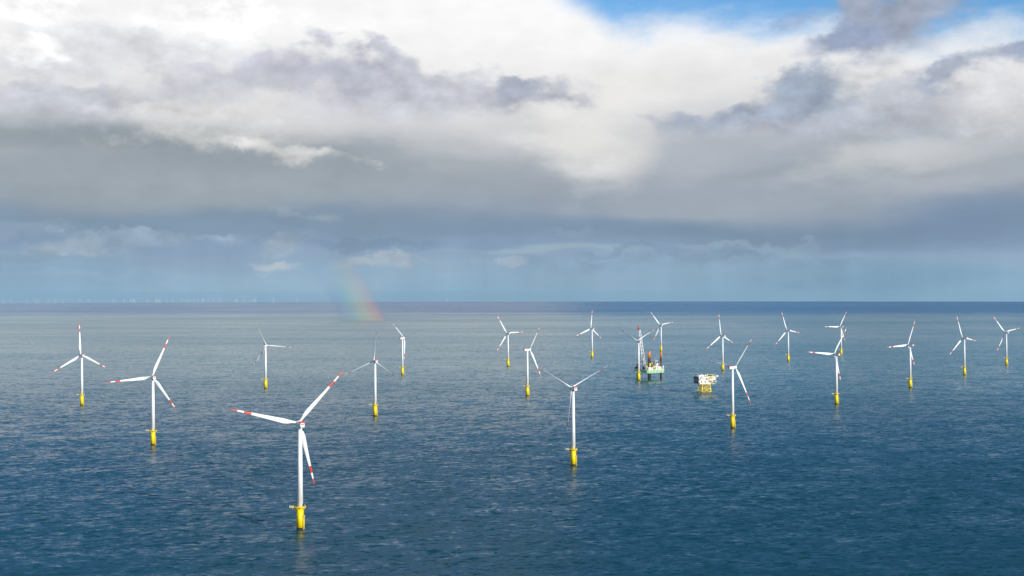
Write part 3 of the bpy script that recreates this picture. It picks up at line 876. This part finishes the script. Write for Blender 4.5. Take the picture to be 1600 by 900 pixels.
# ------------------------------------------------------------------ air: even haze over the whole sea
def volume_mat(name, color, density, aniso=0.0):
    m = bpy.data.materials.new(name); m.use_nodes = True; t = m.node_tree; t.nodes.clear()
    o = t.nodes.new('ShaderNodeOutputMaterial'); v = t.nodes.new('ShaderNodeVolumePrincipled')
    t.links.new(v.outputs[0], o.inputs['Volume'])
    v.inputs['Color'].default_value = (*color, 1); v.inputs['Density'].default_value = density; v.inputs['Anisotropy'].default_value = aniso
    return m, t, v


HAZE = dict(density=3.5e-6, color=(.55, .80, .92))
m = MB(); m.box((0, 0, (-460 + 214) / 2), (156000, 156000, 674))
hz, _, _ = volume_mat('haze_air', HAZE['color'], HAZE['density'], .2)
tag(m.build('haze', hz), None, None, kind='stuff')


# ------------------------------------------------------------------ distant rain shower and the foot of the rainbow in it
def rain_volume(name, az0, az1, d0, d1, top, fill):
    m = MB(); n = 12; lo, hi = [], []
    arc = [math.radians(az0 + (az1 - az0) * i / n) for i in range(n + 1)]
    pts = [(d0 * math.sin(a), d0 * math.cos(a)) for a in arc] + [(d1 * math.sin(a), d1 * math.cos(a)) for a in arc[::-1]]
    m.prism(pts, -30, top)
    mt, t, v = volume_mat(name + '_air', (1, 1, 1), 0, -.3)
    b = NB(t); g = t.nodes.new('ShaderNodeNewGeometry'); tc = t.nodes.new('ShaderNodeTexCoord')
    x, y, z = b.sep(tc.outputs['Object'])
    fill(b, v, x, y, z)
    mt.cycles.volume_step_rate = 1.0
    return m.build(name, mt)


def fill_rain(b, v, x, y, z):
    azd = b.mul(b.m('ARCTAN2', x, y), 180 / math.pi)
    side = b.mul(b.step(azd, -4.8, -7.2), b.step(azd, -38, -30))
    up = b.step(z, 620, 40)
    n = b.noise(b.xyz(b.mul(x, 1 / 900), b.mul(y, 1 / 2500), b.mul(z, 1 / 4000)), 1.0, 2, .5)
    b.put(v.inputs['Density'], b.mul(b.mul(side, up), b.mul(b.add(n, .2), RAIN['rain'])))
    v.inputs['Color'].default_value = (.62, .84, 1.0, 1)


ANTI = -to_sun                                            # centre of the bow, opposite the sun


def fill_bow(b, v, x, y, z):
    # drops at 42 degrees round the point opposite the sun send back red, those just inside it yellow, green, blue
    zz = b.sub(z, CAM_H)
    ln = b.m('SQRT', b.add(b.add(b.mul(x, x), b.mul(y, y)), b.mul(zz, zz)))
    dt = b.add(b.add(b.mul(x, ANTI.x), b.mul(y, ANTI.y)), b.mul(zz, ANTI.z))
    ang = b.mul(b.m('ARCCOSINE', b.m('DIVIDE', dt, ln)), 180 / math.pi)
    pos = b.m('DIVIDE', b.sub(ang, BOW['inner']), BOW['width'])
    col = b.ramp(pos, [(0.0, (.1, .1, .1)), (.12, (.22, .30, .55)), (.30, (.22, .52, .62)), (.45, (.42, .70, .40)), (.6, (.9, .80, .32)),
                       (.75, (1.0, .52, .26)), (.88, (.85, .28, .26)), (1.0, (.1, .05, .05))], 'B_SPLINE')
    b.t.links.new(col, v.inputs['Color'])
    up = b.step(z, BOW['top'], -40)
    br = b.mul(b.step(pos, 0.0, .2), b.step(pos, 1.0, .8))
    b.put(v.inputs['Density'], b.mul(b.mul(up, br), RAIN['bow']))


RAIN = dict(rain=2.6e-5, bow=2.1e-3)
BOW = dict(inner=40.2, width=2.05, top=520)
tag(rain_volume('rain_shower', -34, -3.5, 9500, 12000, 640, fill_rain), 'pale distant rain shower over the sea at the left, below the clouds', 'rain shower', kind='stuff')
tag(rain_volume('rainbow', -10.5, -3.0, 9350, 9490, 560, fill_bow), 'faint foot of a rainbow touching the sea left of centre', 'rainbow')
